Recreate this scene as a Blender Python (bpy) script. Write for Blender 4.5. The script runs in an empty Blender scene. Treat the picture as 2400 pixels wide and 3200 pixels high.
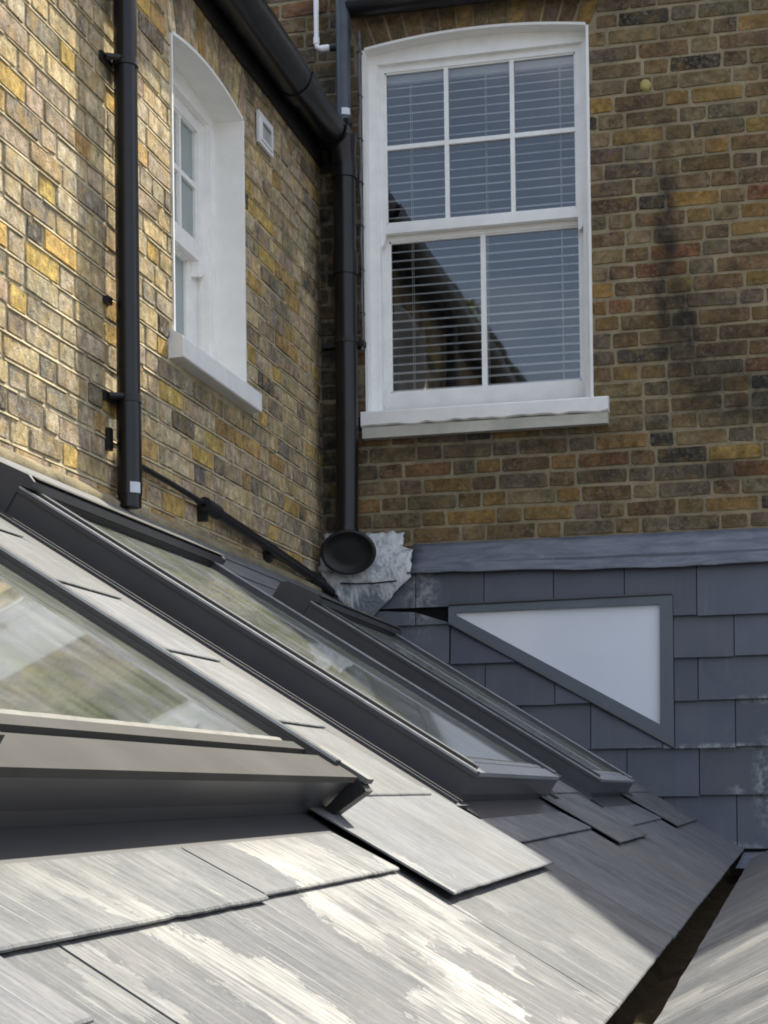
import bpy, math, random
from mathutils import Vector, Matrix
C = bpy.context.scene.collection
R = math.radians
sc = bpy.context.scene

# ------------------------------------------------------------------ camera, sky, sun, exposure
def v3(*a): return Vector(a)
RT = v3(.97259971, .23216772, -.01216387)
UP = v3(.01565391, -.01319595, .99979039)
FW = v3(-.23195854, .97258625, .01646871)
cam = bpy.data.cameras.new('camera')
camo = bpy.data.objects.new('camera', cam)
C.objects.link(camo)
m = Matrix((RT, UP, -FW)).transposed().to_4x4()
camo.matrix_world = m
cam.sensor_fit = 'VERTICAL'
cam.sensor_height = 36.0
cam.lens = 5331.17 / 3200 * 36
cam.shift_y = 0.2487
cam.clip_start = 0.05
cam.clip_end = 3000
sc.camera = camo
try:
    sc.cycles.filter_width = 1.9
except Exception:
    pass

SUN = v3(.36, 1.0, 1.138).normalized()
el = math.asin(SUN.z)
az = math.atan2(SUN.x, SUN.y)
w = bpy.data.worlds.new("World")
sc.world = w
w.use_nodes = True
nt = w.node_tree
sky = nt.nodes.new('ShaderNodeTexSky')
sky.sky_type = 'NISHITA'
sky.sun_disc = False
sky.sun_elevation = el
sky.sun_rotation = az
sky.air_density = 1.0
sky.dust_density = 3.5
sky.ozone_density = 1.0
bg = nt.nodes['Background']
# thin broken cloud over the whole sky
tc = nt.nodes.new('ShaderNodeTexCoord')
sq = nt.nodes.new('ShaderNodeVectorMath'); sq.operation = 'MULTIPLY'; sq.inputs[1].default_value = (1, 1, 2.6)
nt.links.new(tc.outputs['Generated'], sq.inputs[0])
cn = nt.nodes.new('ShaderNodeTexNoise'); cn.inputs['Scale'].default_value = 2.6; cn.inputs['Detail'].default_value = 7; cn.inputs['Roughness'].default_value = .6
nt.links.new(sq.outputs[0], cn.inputs['Vector'])
cr_ = nt.nodes.new('ShaderNodeValToRGB'); cr_.color_ramp.elements[0].position = .38; cr_.color_ramp.elements[1].position = .68
cr_.color_ramp.elements[0].color = (.12, .12, .12, 1); cr_.color_ramp.elements[1].color = (.68, .68, .68, 1)
nt.links.new(cn.outputs[0], cr_.inputs[0])
cm_ = nt.nodes.new('ShaderNodeMix'); cm_.data_type = 'RGBA'
nt.links.new(cr_.outputs[0], cm_.inputs[0]); nt.links.new(sky.outputs[0], cm_.inputs[6]); cm_.inputs[7].default_value = (7.2, 7.5, 8.1, 1)
nt.links.new(cm_.outputs[2], bg.inputs[0])
bg.inputs[1].default_value = 0.14
sl = bpy.data.lights.new('sun', 'SUN')
sl.energy = 5.0
sl.angle = R(0.55)
sl.color = (1.0, .94, .80)
so = bpy.data.objects.new('sun', sl)
C.objects.link(so)
so.rotation_euler = SUN.to_track_quat('Z', 'Y').to_euler()
sc.view_settings.view_transform = 'Standard'
sc.view_settings.look = 'None'
sc.view_settings.gamma = 1
sc.view_settings.use_curve_mapping = False
sc.view_settings.exposure = 0.82

# ------------------------------------------------------------------ main dimensions (metres, camera at origin)
YR, XL = 7.5608, -2.0716          # back wall plane, left wall plane
YS = 7.46                         # face of the slate hung wall
TH = R(32.4)
cs, sn = math.cos(TH), math.sin(TH)
RS = v3(cs, 0, -sn)               # down the slope
RN = v3(sn, 0, cs)                # roof normal
RO = v3(XL, 0, 0.94694)
def RP(s, y, h=0.0): return RO + RS * s + RN * h + v3(0, y, 0)

def inframe(p):
    z = p.dot(FW)
    if z <= .1: return None
    return (1200 + 5331.17 * p.dot(RT) / z, 2395.8 - 5331.17 * p.dot(UP) / z, z)

# ------------------------------------------------------------------ mesh helpers
WL = {}
def link(o, parent, loc):
    C.objects.link(o)
    o.parent = parent
    o.location = loc - (WL[parent.name] if parent else v3(0, 0, 0))
    WL[o.name] = loc.copy()
    return o
def empty(name, loc, parent=None):
    o = bpy.data.objects.new(name, None)
    o.empty_display_size = .05
    return link(o, parent, Vector(loc))
def tag(o, label=None, cat=None, group=None, kind=None):
    if label: o['label'] = label
    if cat: o['category'] = cat
    if group: o['group'] = group
    if kind: o['kind'] = kind
    return o
def mk(name, V, F, mat, parent=None, loc=None, smooth=False, col=None):
    V = [Vector(v) for v in V]
    if loc is None:
        lo = v3(*[min(v[i] for v in V) for i in range(3)]); hi = v3(*[max(v[i] for v in V) for i in range(3)])
        loc = (lo + hi) / 2
    me = bpy.data.meshes.new(name)
    me.from_pydata([v - loc for v in V], [], F)
    me.materials.append(mat)
    if smooth is True:
        me.shade_smooth()
    elif smooth:
        for p, s_ in zip(me.polygons, smooth): p.use_smooth = s_
    if col is not None:
        a = me.color_attributes.new('col', 'FLOAT_COLOR', 'POINT')
        if isinstance(col[0], (tuple, list)):
            flat = [c for k in col for c in (*k, 1.0)]
        else:
            flat = [c for _ in V for c in (*col, 1.0)]
        a.data.foreach_set('color', flat)
    me.update()
    o = bpy.data.objects.new(name, me)
    return link(o, parent, loc)

class MB:
    def __init__(s, T=None): s.V = []; s.F = []; s.S = []; s.T = T or (lambda a, b, c: v3(a, b, c)); s.col = []
    def add(s, V, F, smooth=False):
        n = len(s.V); s.V += V; s.F += [tuple(i + n for i in f) for f in F]; s.S += [smooth] * len(F)
    def box(s, a0, a1, b0, b1, c0, c1):
        V = [s.T(a, b, c) for a in (a0, a1) for b in (b0, b1) for c in (c0, c1)]
        s.add(V, [(0, 1, 3, 2), (4, 6, 7, 5), (0, 4, 5, 1), (2, 3, 7, 6), (0, 2, 6, 4), (1, 5, 7, 3)])
    def quad(s, *p): s.add([s.T(*q) for q in p], [tuple(range(len(p)))])
    def prism(s, poly, b0, b1, order=0):
        # poly of (a, c) extruded along b
        n = len(poly)
        V = [s.T(a, b0, c) for a, c in poly] + [s.T(a, b1, c) for a, c in poly]
        s.add(V, [tuple(range(n - 1, -1, -1)), tuple(range(n, 2 * n))] + [(i, (i + 1) % n, n + (i + 1) % n, n + i) for i in range(n)])
    def tube(s, pts, r, n=20, cap=True):
        pts = [Vector(p) for p in pts]
        rs = r if isinstance(r, (list, tuple)) else [r] * len(pts)
        base = len(s.V); V = []; F = []
        up = None
        for i, p in enumerate(pts):
            d = (pts[min(i + 1, len(pts) - 1)] - pts[max(i - 1, 0)]).normalized()
            if up is None:
                up = v3(0, 0, 1) if abs(d.z) < .9 else v3(1, 0, 0)
            x = d.cross(up).normalized(); y = x.cross(d).normalized(); up = y if abs(d.dot(y)) < .5 else up
            for k in range(n):
                t = 2 * math.pi * k / n
                V.append(p + (x * math.cos(t) + y * math.sin(t)) * rs[i])
        for i in range(len(pts) - 1):
            for k in range(n):
                F.append((i * n + k, i * n + (k + 1) % n, (i + 1) * n + (k + 1) % n, (i + 1) * n + k))
        s.add(V, F, True)
        if cap:
            m_ = len(pts) - 1
            s.add([V[k] for k in range(n)], [tuple(range(n))])
            s.add([V[m_ * n + k] for k in range(n)], [tuple(range(n))])
    def build(s, name, mat, parent=None, loc=None, col=None):
        return mk(name, s.V, s.F, mat, parent, loc, s.S, col if col else (s.col or None))

# ------------------------------------------------------------------ materials
def newmat(name):
    mt = bpy.data.materials.new(name); mt.use_nodes = True
    n = mt.node_tree; b = n.nodes['Principled BSDF']
    return mt, n, b
def N(nt, t, **k):
    n = nt.nodes.new(t)
    for a, v in k.items():
        setattr(n, a, v)
    return n
def mixc(nt, fac, a, b, mode='MIX'):
    n = N(nt, 'ShaderNodeMix', data_type='RGBA', blend_type=mode)
    for sock, val in ((n.inputs[0], fac), (n.inputs[6], a), (n.inputs[7], b)):
        if hasattr(val, 'is_output') or isinstance(val, bpy.types.NodeSocket): nt.links.new(val, sock)
        elif isinstance(val, (int, float)): sock.default_value = val
        else: sock.default_value = (*val, 1)
    return n.outputs[2]
def ramp(nt, src, stops):
    n = N(nt, 'ShaderNodeValToRGB')
    e = n.color_ramp.elements
    while len(e) < len(stops): e.new(.5)
    for i, (p, c) in enumerate(stops):
        e[i].position = p
        e[i].color = (c, c, c, 1) if isinstance(c, (int, float)) else (*c, 1)
    nt.links.new(src, n.inputs[0])
    return n.outputs[0]
def noise(nt, vec, scale, detail=4, rough=.55, dist=0.0):
    n = N(nt, 'ShaderNodeTexNoise')
    n.inputs['Scale'].default_value = scale; n.inputs['Detail'].default_value = detail
    n.inputs['Roughness'].default_value = rough; n.inputs['Distortion'].default_value = dist
    nt.links.new(vec, n.inputs['Vector'])
    return n.outputs[0]
def pos(nt): return N(nt, 'ShaderNodeNewGeometry').outputs['Position']
def vmul(nt, vec, k):
    n = N(nt, 'ShaderNodeVectorMath', operation='MULTIPLY')
    nt.links.new(vec, n.inputs[0]); n.inputs[1].default_value = k
    return n.outputs[0]
def dot(nt, vec, k):
    n = N(nt, 'ShaderNodeVectorMath', operation='DOT_PRODUCT')
    nt.links.new(vec, n.inputs[0]); n.inputs[1].default_value = k
    return n.outputs['Value']
def mth(nt, op, a, b=0.0, c=0.0, clamp=False):
    n = N(nt, 'ShaderNodeMath', operation=op); n.use_clamp = clamp
    for s_, v in zip(n.inputs, (a, b, c)):
        if isinstance(v, bpy.types.NodeSocket): nt.links.new(v, s_)
        else: s_.default_value = v
    return n.outputs[0]
def comb(nt, x, y, z=0.0):
    n = N(nt, 'ShaderNodeCombineXYZ')
    for s_, v in zip(n.inputs, (x, y, z)):
        if isinstance(v, bpy.types.NodeSocket): nt.links.new(v, s_)
        else: s_.default_value = v
    return n.outputs[0]
def blob(nt, p, c, rad, soft=.5):
    """1 inside an ellipsoid, falling to 0 outside; a mark with a place of its own"""
    s_ = N(nt, 'ShaderNodeVectorMath', operation='SUBTRACT'); nt.links.new(p, s_.inputs[0]); s_.inputs[1].default_value = c
    d = N(nt, 'ShaderNodeVectorMath', operation='LENGTH'); nt.links.new(vmul(nt, s_.outputs[0], tuple(1 / r for r in rad)), d.inputs[0])
    return mth(nt, 'SUBTRACT', 1.0 + soft, d.outputs['Value'], 0, True) if soft == 0 else mth(nt, 'DIVIDE', mth(nt, 'SUBTRACT', 1.0 + soft, d.outputs['Value']), 2 * soft, 0, True)
def bump(nt, b, h, strength, dist):
    n = N(nt, 'ShaderNodeBump'); n.inputs['Strength'].default_value = strength; n.inputs['Distance'].default_value = dist
    nt.links.new(h, n.inputs['Height']); nt.links.new(n.outputs[0], b.inputs['Normal'])

def mat_plain(name, col, rough=.5, spec=.5, metal=0, var=.15, vs=12, bmp=.0, bs=120):
    mt, n, b = newmat(name)
    p = pos(n)
    f = noise(n, p, vs, 5, .6)
    c = mixc(n, ramp(n, f, [(.3, 0), (.7, 1)]), tuple(x * (1 - var) for x in col), tuple(min(1, x * (1 + var)) for x in col))
    n.links.new(c, b.inputs['Base Color'])
    b.inputs['Roughness'].default_value = rough
    b.inputs['Specular IOR Level'].default_value = spec
    b.inputs['Metallic'].default_value = metal
    if bmp: bump(n, b, noise(n, p, bs, 4), bmp, .002)
    return mt

def mat_brick(name, darks, hcol, smear):
    mt, n, b = newmat(name)
    at = N(n, 'ShaderNodeAttribute', attribute_name='col')
    p = pos(n)
    f1 = ramp(n, noise(n, p, 26, 5, .62), [(.30, .50), (.5, 1.0), (.70, 1.6)])
    c = mixc(n, 1.0, at.outputs['Color'], f1, 'MULTIPLY')
    # darker burnt flecks and pale mortar smears inside each brick face
    c = mixc(n, ramp(n, noise(n, p, 75, 3, .6), [(.60, 0), (.70, .75)]), c, (.035, .03, .025))
    c = mixc(n, ramp(n, noise(n, p, 55, 4, .7, .6), [(.50, 0), (.68, .65)]), c, smear)
    hue = ramp(n, noise(n, p, 14, 3), [(.48, 0), (.64, .65)])
    c = mixc(n, hue, c, mixc(n, .65, c, hcol))
    for cc, rad, amt in darks:
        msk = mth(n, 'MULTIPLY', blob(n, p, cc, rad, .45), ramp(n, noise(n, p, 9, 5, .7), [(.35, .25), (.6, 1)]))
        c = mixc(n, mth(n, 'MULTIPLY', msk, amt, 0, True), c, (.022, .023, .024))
    c = mixc(n, ramp(n, noise(n, p, 5.5, 6, .7), [(.48, 0), (.66, .5)]), c, (.06, .054, .042))
    n.links.new(c, b.inputs['Base Color'])
    b.inputs['Roughness'].default_value = 1.0
    b.inputs['Specular IOR Level'].default_value = .04
    h = mth(n, 'ADD', noise(n, p, 60, 6, .65), mth(n, 'MULTIPLY', noise(n, p, 220, 3), .5))
    bump(n, b, h, 1.0, .007)
    return mt
def mat_mortar(name, col, darks):
    mt, n, b = newmat(name)
    p = pos(n)
    c = mixc(n, ramp(n, noise(n, p, 7, 5, .65), [(.3, 0), (.7, 1)]), tuple(x * .62 for x in col), tuple(x * 1.2 for x in col))
    c = mixc(n, ramp(n, noise(n, p, 60, 3), [(.55, 0), (.7, .4)]), c, tuple(x * .3 for x in col))
    for cc, rad, amt in darks:
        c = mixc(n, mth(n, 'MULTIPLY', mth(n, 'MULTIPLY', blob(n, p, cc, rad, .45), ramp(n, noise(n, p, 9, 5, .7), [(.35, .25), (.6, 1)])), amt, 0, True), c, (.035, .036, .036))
    n.links.new(c, b.inputs['Base Color'])
    b.inputs['Roughness'].default_value = 1.0
    b.inputs['Specular IOR Level'].default_value = .04
    bump(n, b, noise(n, p, 140, 5, .7), .8, .004)
    return mt

SOOT_SHADE_R = [((-.50, YR, 2.35), (.055, .3, .55), .85), ((-.42, YR, 2.0), (.05, .3, .25), .9), ((-.20, YR, 1.72), (.22, .3, .11), .85), ((-.3, YR, 1.90), (.12, .3, .12), .5),
          ((-2.04, YR, 2.3), (.13, .3, 1.6), .95), ((-1.3, YR, 1.58), (.62, .3, .06), .55), ((-1.35, YR, 3.62), (.7, .3, .09), .6), ((-.25, YR, 1.40), (.12, .3, .05), .7), ((-1.15, YR, 1.45), (.5, .3, .1), .25)]  # corner strip paints shade together with soot; also darker under sill and gutter
DARK_L = [((XL, 6.0, 1.47), (.3, .50, .05), .45), ((XL, 7.55, 1.9), (.3, .14, 1.2), .7), ((XL, 6.3, 2.9), (.3, 1.5, .10), .55), ((XL, 4.9, 1.35), (.3, .12, .3), .35)]  # darker under sill and gutter, at the corner and beside the downpipe
M_brickR = mat_brick('brick_shaded_wall', SOOT_SHADE_R, (.20, .13, .045), (.27, .235, .165))
M_brickL = mat_brick('brick_yellow_stock', DARK_L, (.56, .36, .11), (.56, .46, .33))
M_mortR = mat_mortar('mortar_grey_buff', (.31, .262, .172), SOOT_SHADE_R)
M_mortL = mat_mortar('mortar_pale_sand', (.54, .465, .315), DARK_L)
M_white = mat_plain('white_gloss_paint', (.84, .84, .825), .42, .45, 0, .07, 11, .2, 90)
M_whitew = mat_plain('white_masonry_paint', (.82, .815, .79), .7, .3, 0, .05, 9, .4, 140)
M_cream = mat_plain('cream_paint_shade_grey', (.50, .49, .43), .7, .3, 0, .15, 9, .4, 140)
M_black = mat_plain('black_cast_plastic', (.007, .007, .008), .30, .42, 0, .3, 20, .12, 300)
M_black2 = mat_plain('black_rough_iron', (.009, .009, .010), .5, .5, 0, .4, 25, .4, 160)
M_bluegrey = mat_plain('blue_grey_painted_pipe', (.045, .058, .075), .38, .5, 0, .2, 14, .1, 200)
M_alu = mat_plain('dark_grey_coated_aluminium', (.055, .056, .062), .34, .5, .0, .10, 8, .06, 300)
M_alu2 = mat_plain('weathered_grey_casing', (.075, .073, .068), .8, .06, .0, .14, 9, .15, 200)
M_flash_glare = mat_plain('grey_metal_with_glare', (.15, .149, .143), .6, .2, .0, .2, 7, .2, 150)  # sunlit copy of the flashing metal, glare painted in as paler grey
M_trim = mat_plain('edge_highlight_tone', (.34, .35, .37), .35, .6, .0, .25, 30)  # highlight lines on the cover edges, painted as a pale tone
M_pale = mat_plain('casing_painted_sky_sheen', (.30, .31, .32), .32, .55, 0, .12, 12)  # sky sheen on the lower casings put into a paler base colour
M_cable = mat_plain('dirty_grey_cable', (.12, .12, .13), .6, .4, 0, .3, 50)
M_upvc = mat_plain('white_plastic', (.78, .79, .80), .3, .5, 0, .04, 9)
M_label = mat_plain('pale_sticker', (.62, .66, .70), .4, .5, 0, .08, 60)
M_dark = mat_plain('dark_void', (.012, .012, .012), .9, .1)
M_room = mat_plain('dim_room', (.07, .07, .07), .9, .1)
M_seal = mat_plain('dirty_cream_sealant', (.13, .127, .112), .7, .3, 0, .25, 30, .6, 120)
M_slat = mat_plain('white_blind_slat', (.85, .86, .88), .4, .5, 0, .04, 9)
M_frameg = mat_plain('slate_grey_frame_paint', (.12, .14, .165), .5, .4, 0, .08, 9)
M_shaft = mat_plain('white_plaster_lining', (.38, .39, .38), .9, .2)
M_timber = mat_plain('rotten_timber', (.07, .05, .032), .9, .2, 0, .5, 16, .6, 60)
M_yellow = mat_plain('yellow_foam', (.40, .33, .13), .9, .2, 0, .12, 60, .6, 150)
M_ground = mat_plain('ground_paving', (.16, .15, .13), .95, .2, 0, .2, 1)
M_dslate = mat_plain('neighbour_dark_brick', (.030, .032, .026), .9, .2, 0, .35, 2)
M_leaf = mat_plain('bright_green_leaf', (.12, .125, .02), .6, .3, 0, .4, 3)
M_bark = mat_plain('bark', (.06, .045, .03), .9, .2)

def mat_glass(name, tint=(1, 1, 1), rough=0.0, ior=1.5, dirt=0.0, dcol=(.5, .52, .48), wav=0.0):
    mt = bpy.data.materials.new(name); mt.use_nodes = True
    n = mt.node_tree; n.nodes.clear()
    out = N(n, 'ShaderNodeOutputMaterial')
    fr = N(n, 'ShaderNodeFresnel'); fr.inputs['IOR'].default_value = ior
    tr = N(n, 'ShaderNodeBsdfTransparent'); tr.inputs[0].default_value = (*tint, 1)
    gl = N(n, 'ShaderNodeBsdfGlossy'); gl.inputs['Roughness'].default_value = rough
    mx = N(n, 'ShaderNodeMixShader')
    k = mth(n, 'SUBTRACT', 1.0, mth(n, 'POWER', mth(n, 'SUBTRACT', 1.0, fr.outputs[0]), 4.0), 0, True)       # four surfaces of a sealed unit
    n.links.new(k, mx.inputs[0]); n.links.new(tr.outputs[0], mx.inputs[1]); n.links.new(gl.outputs[0], mx.inputs[2])
    last = mx.outputs[0]
    p = pos(n)
    if wav:
        bm = N(n, 'ShaderNodeBump'); bm.inputs['Strength'].default_value = wav; bm.inputs['Distance'].default_value = .004
        n.links.new(noise(n, p, 3.0, 1), bm.inputs['Height'])
        n.links.new(bm.outputs[0], gl.inputs['Normal'])
    if dirt:
        df = N(n, 'ShaderNodeBsdfDiffuse')
        u = comb(n, mth(n, 'MULTIPLY', dot(n, p, tuple(RS)), 2.2), mth(n, 'MULTIPLY', dot(n, p, (0, 1, 0)), 13), 0)
        f = mth(n, 'ADD', mth(n, 'MULTIPLY', noise(n, u, 1.6, 5, .65), .6), mth(n, 'MULTIPLY', noise(n, p, 12, 5, .7, .5), .5))
        dc = mixc(n, ramp(n, noise(n, p, 9, 4), [(.4, 0), (.65, 1)]), dcol, (dcol[0] * .75, dcol[1] * .8, dcol[2] * .55))
        n.links.new(dc, df.inputs[0])
        m2 = N(n, 'ShaderNodeMixShader')
        n.links.new(mth(n, 'MULTIPLY', ramp(n, f, [(.36, .25), (.72, 1)]), dirt), m2.inputs[0])
        n.links.new(last, m2.inputs[1]); n.links.new(df.outputs[0], m2.inputs[2])
        last = m2.outputs[0]
    n.links.new(last, out.inputs[0])
    return mt
M_glass = mat_glass('window_glass', (.9, .93, .95), .022, 1.5, 0, wav=.25)
M_glassS = mat_glass('dusty_roof_glass', (.80, .86, .85), .03, 1.5, .34, (.36, .37, .365))
M_obsc = mat_plain('obscured_bathroom_glass', (.27, .33, .33), .12, .6, 0, .06, 3)
M_frost = mat_plain('frosted_white_glass', (.78, .82, .90), .10, .8, 0, .03, 2)

def mat_slate_roof(name, axis, cross, base, pale_tone, patches, rough=.62):
    """axis: direction down the slope; streaks follow it"""
    mt, n, b = newmat(name)
    at = N(n, 'ShaderNodeAttribute', attribute_name='col')
    p = pos(n)
    a = dot(n, p, tuple(axis)); y = dot(n, p, tuple(cross))
    u = comb(n, mth(n, 'MULTIPLY', a, 2.4), mth(n, 'MULTIPLY', y, 10.0), 0)
    fine = comb(n, mth(n, 'MULTIPLY', a, 5.0), mth(n, 'MULTIPLY', y, 52.0), 0)
    f1 = noise(n, u, 2.2, 6, .62, .3)
    f2 = noise(n, fine, 2.4, 4, .6, .2)
    iso = noise(n, p, 7, 7, .68, .4)
    riv = noise(n, comb(n, mth(n, 'MULTIPLY', a, 1.0), mth(n, 'MULTIPLY', y, 2.6), 0), 45, 5, .7)
    f = mth(n, 'ADD', mth(n, 'ADD', mth(n, 'MULTIPLY', f1, .26), mth(n, 'MULTIPLY', f2, .24)), mth(n, 'ADD', mth(n, 'MULTIPLY', iso, .32), mth(n, 'MULTIPLY', riv, .22)))
    c = mixc(n, ramp(n, f, [(.40, 0), (.60, 1)]), base, pale_tone)  # noise blends a darker and a paler slate tone
    c = mixc(n, 1.0, c, at.outputs['Color'], 'MULTIPLY')
    # broad brown-green weathering
    c = mixc(n, ramp(n, noise(n, p, 3.2, 4, .6), [(.50, 0), (.72, .35)]), c, (.135, .128, .105))
    # dark damp blotches and thin scratches
    c = mixc(n, ramp(n, noise(n, u, 5.5, 6, .7, .5), [(.56, 0), (.68, .5)]), c, (.075, .070, .058))
    c = mixc(n, ramp(n, noise(n, comb(n, mth(n, 'MULTIPLY', a, 3.0), mth(n, 'MULTIPLY', y, 110.0), 0), 1.6, 3, .6), [(.58, 0), (.68, .55)]), c, (.33, .33, .32))
    # pale blocky marks
    for cc, rad, thr, amt, col in patches:
        wob = mth(n, 'MULTIPLY', noise(n, p, 38, 5, .75), .75)
        q = comb(n, mth(n, 'ADD', mth(n, 'MULTIPLY', a, 9.0), wob), mth(n, 'ADD', mth(n, 'MULTIPLY', y, 9.0), wob), 0)
        vo = N(n, 'ShaderNodeTexVoronoi', feature='F1', distance='CHEBYCHEV'); vo.inputs['Scale'].default_value = 1.0; vo.inputs['Randomness'].default_value = .8
        n.links.new(q, vo.inputs['Vector'])
        bl = N(n, 'ShaderNodeSeparateColor'); n.links.new(vo.outputs['Color'], bl.inputs[0])
        mk_ = mth(n, 'ADD', mth(n, 'MULTIPLY', bl.outputs[0], .42), mth(n, 'MULTIPLY', noise(n, comb(n, mth(n, 'MULTIPLY', a, 3.0), mth(n, 'MULTIPLY', y, 9.0), 0), 2.0, 6, .72, .8), .62))
        mk_ = ramp(n, mk_, [(thr, 0), (thr + .07, .55), (thr + .2, 1)])
        mk_ = mth(n, 'MULTIPLY', mk_, ramp(n, mth(n, 'ADD', mth(n, 'MULTIPLY', f2, .55), mth(n, 'MULTIPLY', iso, .5)), [(.42, .12), (.60, 1)]))
        mk_ = mth(n, 'MULTIPLY', mk_, mth(n, 'MULTIPLY', blob(n, p, cc, rad, .6), amt), 0, True)
        c = mixc(n, mk_, c, col)
    c = mixc(n, ramp(n, noise(n, p, 130, 2), [(.60, 0), (.72, .3)]), c, (.24, .235, .22))
    n.links.new(c, b.inputs['Base Color'])
    n.links.new(ramp(n, f, [(.3, rough), (.7, rough + .16)]), b.inputs['Roughness'])
    b.inputs['Specular IOR Level'].default_value = .16
    h = mth(n, 'ADD', mth(n, 'MULTIPLY', f2, .6), mth(n, 'MULTIPLY', riv, 1.0))
    bump(n, b, h, .45, .004)
    return mt
c1 = RP(2.08, 1.50); c2 = RP(1.86, 1.25)
M_slate = mat_slate_roof('weathered_roof_slate', RS, (0, 1, 0), (.046, .053, .066), (.168, .171, .176),
    [(tuple(RP(2.12, 1.55)), (.17, .55, .17), .50, 1.0, (.43, .42, .39)), (tuple(RP(1.9, 1.6)), (.10, .45, .10), .52, .8, (.42, .41, .37)),
     (tuple(RP(1.88, 3.4)), (.06, .45, .06), .56, .5, (.30, .31, .32)), (tuple(RP(1.9, 4.6)), (.10, .3, .10), .58, .4, (.28, .29, .30))])
M_slateO = mat_slate_roof('opposite_roof_slate', v3(-.866, 0, -.5), (0, 1, 0), (.046, .053, .066), (.160, .164, .168),
    [((-.05, 2.0, -.2), (.2, 1.2, .2), .56, .45, (.40, .38, .35))])
def mat_cheek():
    mt, n, b = newmat('dark_blue_grey_slate')
    at = N(n, 'ShaderNodeAttribute', attribute_name='col')
    p = pos(n)
    c = mixc(n, ramp(n, noise(n, p, 5, 4), [(.35, 0), (.65, 1)]), (.074, .084, .113), (.094, .101, .130))
    c = mixc(n, 1.0, c, at.outputs['Color'], 'MULTIPLY')
    st = comb(n, mth(n, 'MULTIPLY', dot(n, p, (1, 0, 0)), 40), mth(n, 'MULTIPLY', dot(n, p, (0, 0, 1)), 3), 0)
    c = mixc(n, ramp(n, noise(n, st, 1.0, 3), [(.60, 0), (.78, .35)]), c, (.16, .17, .19))
    for cc, rad in (((-.10, YS, .02), (.05, .3, .17)), ((-.30, YS, .19), (.30, .3, .012)), ((-.03, YS, .39), (.18, .3, .02)), ((-.22, YS, -.245), (.12, .3, .02)), ((-.23, YS, .0), (.03, .3, .02)), ((-1.60, YS, .9), (.07, .3, .16))):
        mm = mth(n, 'MULTIPLY', blob(n, p, cc, rad, .5), ramp(n, noise(n, p, 30, 5, .7), [(.42, 0), (.62, .7)]))
        c = mixc(n, mm, c, (.36, .38, .38))
    n.links.new(c, b.inputs['Base Color'])
    b.inputs['Roughness'].default_value = .5
    bump(n, b, noise(n, p, 60, 5, .6), .3, .003)
    return mt
M_cheek = mat_cheek()
def mat_lead():
    mt, n, b = newmat('aged_lead_sheet')
    p = pos(n)
    q = vmul(n, p, (2.0, 1, 11.0))
    c = mixc(n, ramp(n, noise(n, q, 3, 6, .65, .6), [(.35, 0), (.68, 1)]), (.085, .098, .132), (.18, .192, .228))
    c = mixc(n, ramp(n, noise(n, q, 7, 5, .7, .8), [(.54, 0), (.74, .6)]), c, (.25, .245, .255))
    n.links.new(c, b.inputs['Base Color'])
    b.inputs['Roughness'].default_value = .5
    b.inputs['Specular IOR Level'].default_value = .6
    bump(n, b, noise(n, p, 14, 4, .6), .35, .006)
    return mt
M_lead = mat_lead()
def mat_patch():
    mt, n, b = newmat('flaking_white_painted_lead')
    p = pos(n)
    q = vmul(n, p, (1.0, 1.0, .45))
    f = noise(n, q, 20, 6, .7, 1.0)
    low = ramp(n, dot(n, p, (0, 0, 1)), [(.80, .22), (.96, 0)])
    msk = ramp(n, mth(n, 'ADD', f, low), [(.50, 0), (.66, 1)])
    c = mixc(n, msk, mixc(n, noise(n, p, 30, 3), (.55, .57, .58), (.72, .73, .74)), (.17, .19, .215))
    n.links.new(c, b.inputs['Base Color'])
    b.inputs['Roughness'].default_value = .42
    bump(n, b, noise(n, p, 18, 5, .65, .8), 1.0, .015)
    return mt
M_patch = mat_patch()

# ------------------------------------------------------------------ brickwork
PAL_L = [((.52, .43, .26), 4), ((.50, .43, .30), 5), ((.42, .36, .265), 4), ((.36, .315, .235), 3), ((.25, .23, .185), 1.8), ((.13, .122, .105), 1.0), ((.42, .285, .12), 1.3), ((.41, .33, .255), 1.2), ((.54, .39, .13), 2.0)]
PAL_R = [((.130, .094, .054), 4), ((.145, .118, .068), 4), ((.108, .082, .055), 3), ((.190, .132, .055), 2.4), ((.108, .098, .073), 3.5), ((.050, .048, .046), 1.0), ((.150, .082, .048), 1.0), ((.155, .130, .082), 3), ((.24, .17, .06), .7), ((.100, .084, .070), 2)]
def pick(rng, pal):
    t = rng.random() * sum(k for _, k in pal)
    for c, k in pal:
        t -= k
        if t <= 0: break
    j = rng.uniform(.82, 1.2)
    j *= 1.06 if pal is PAL_R else 1.06
    t3 = (1.12, 1.0, .94) if pal is PAL_R else (1.03, .99, .97)
    return tuple(x * k_ * j * rng.uniform(.96, 1.04) for x, k_ in zip(c, t3))

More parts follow.
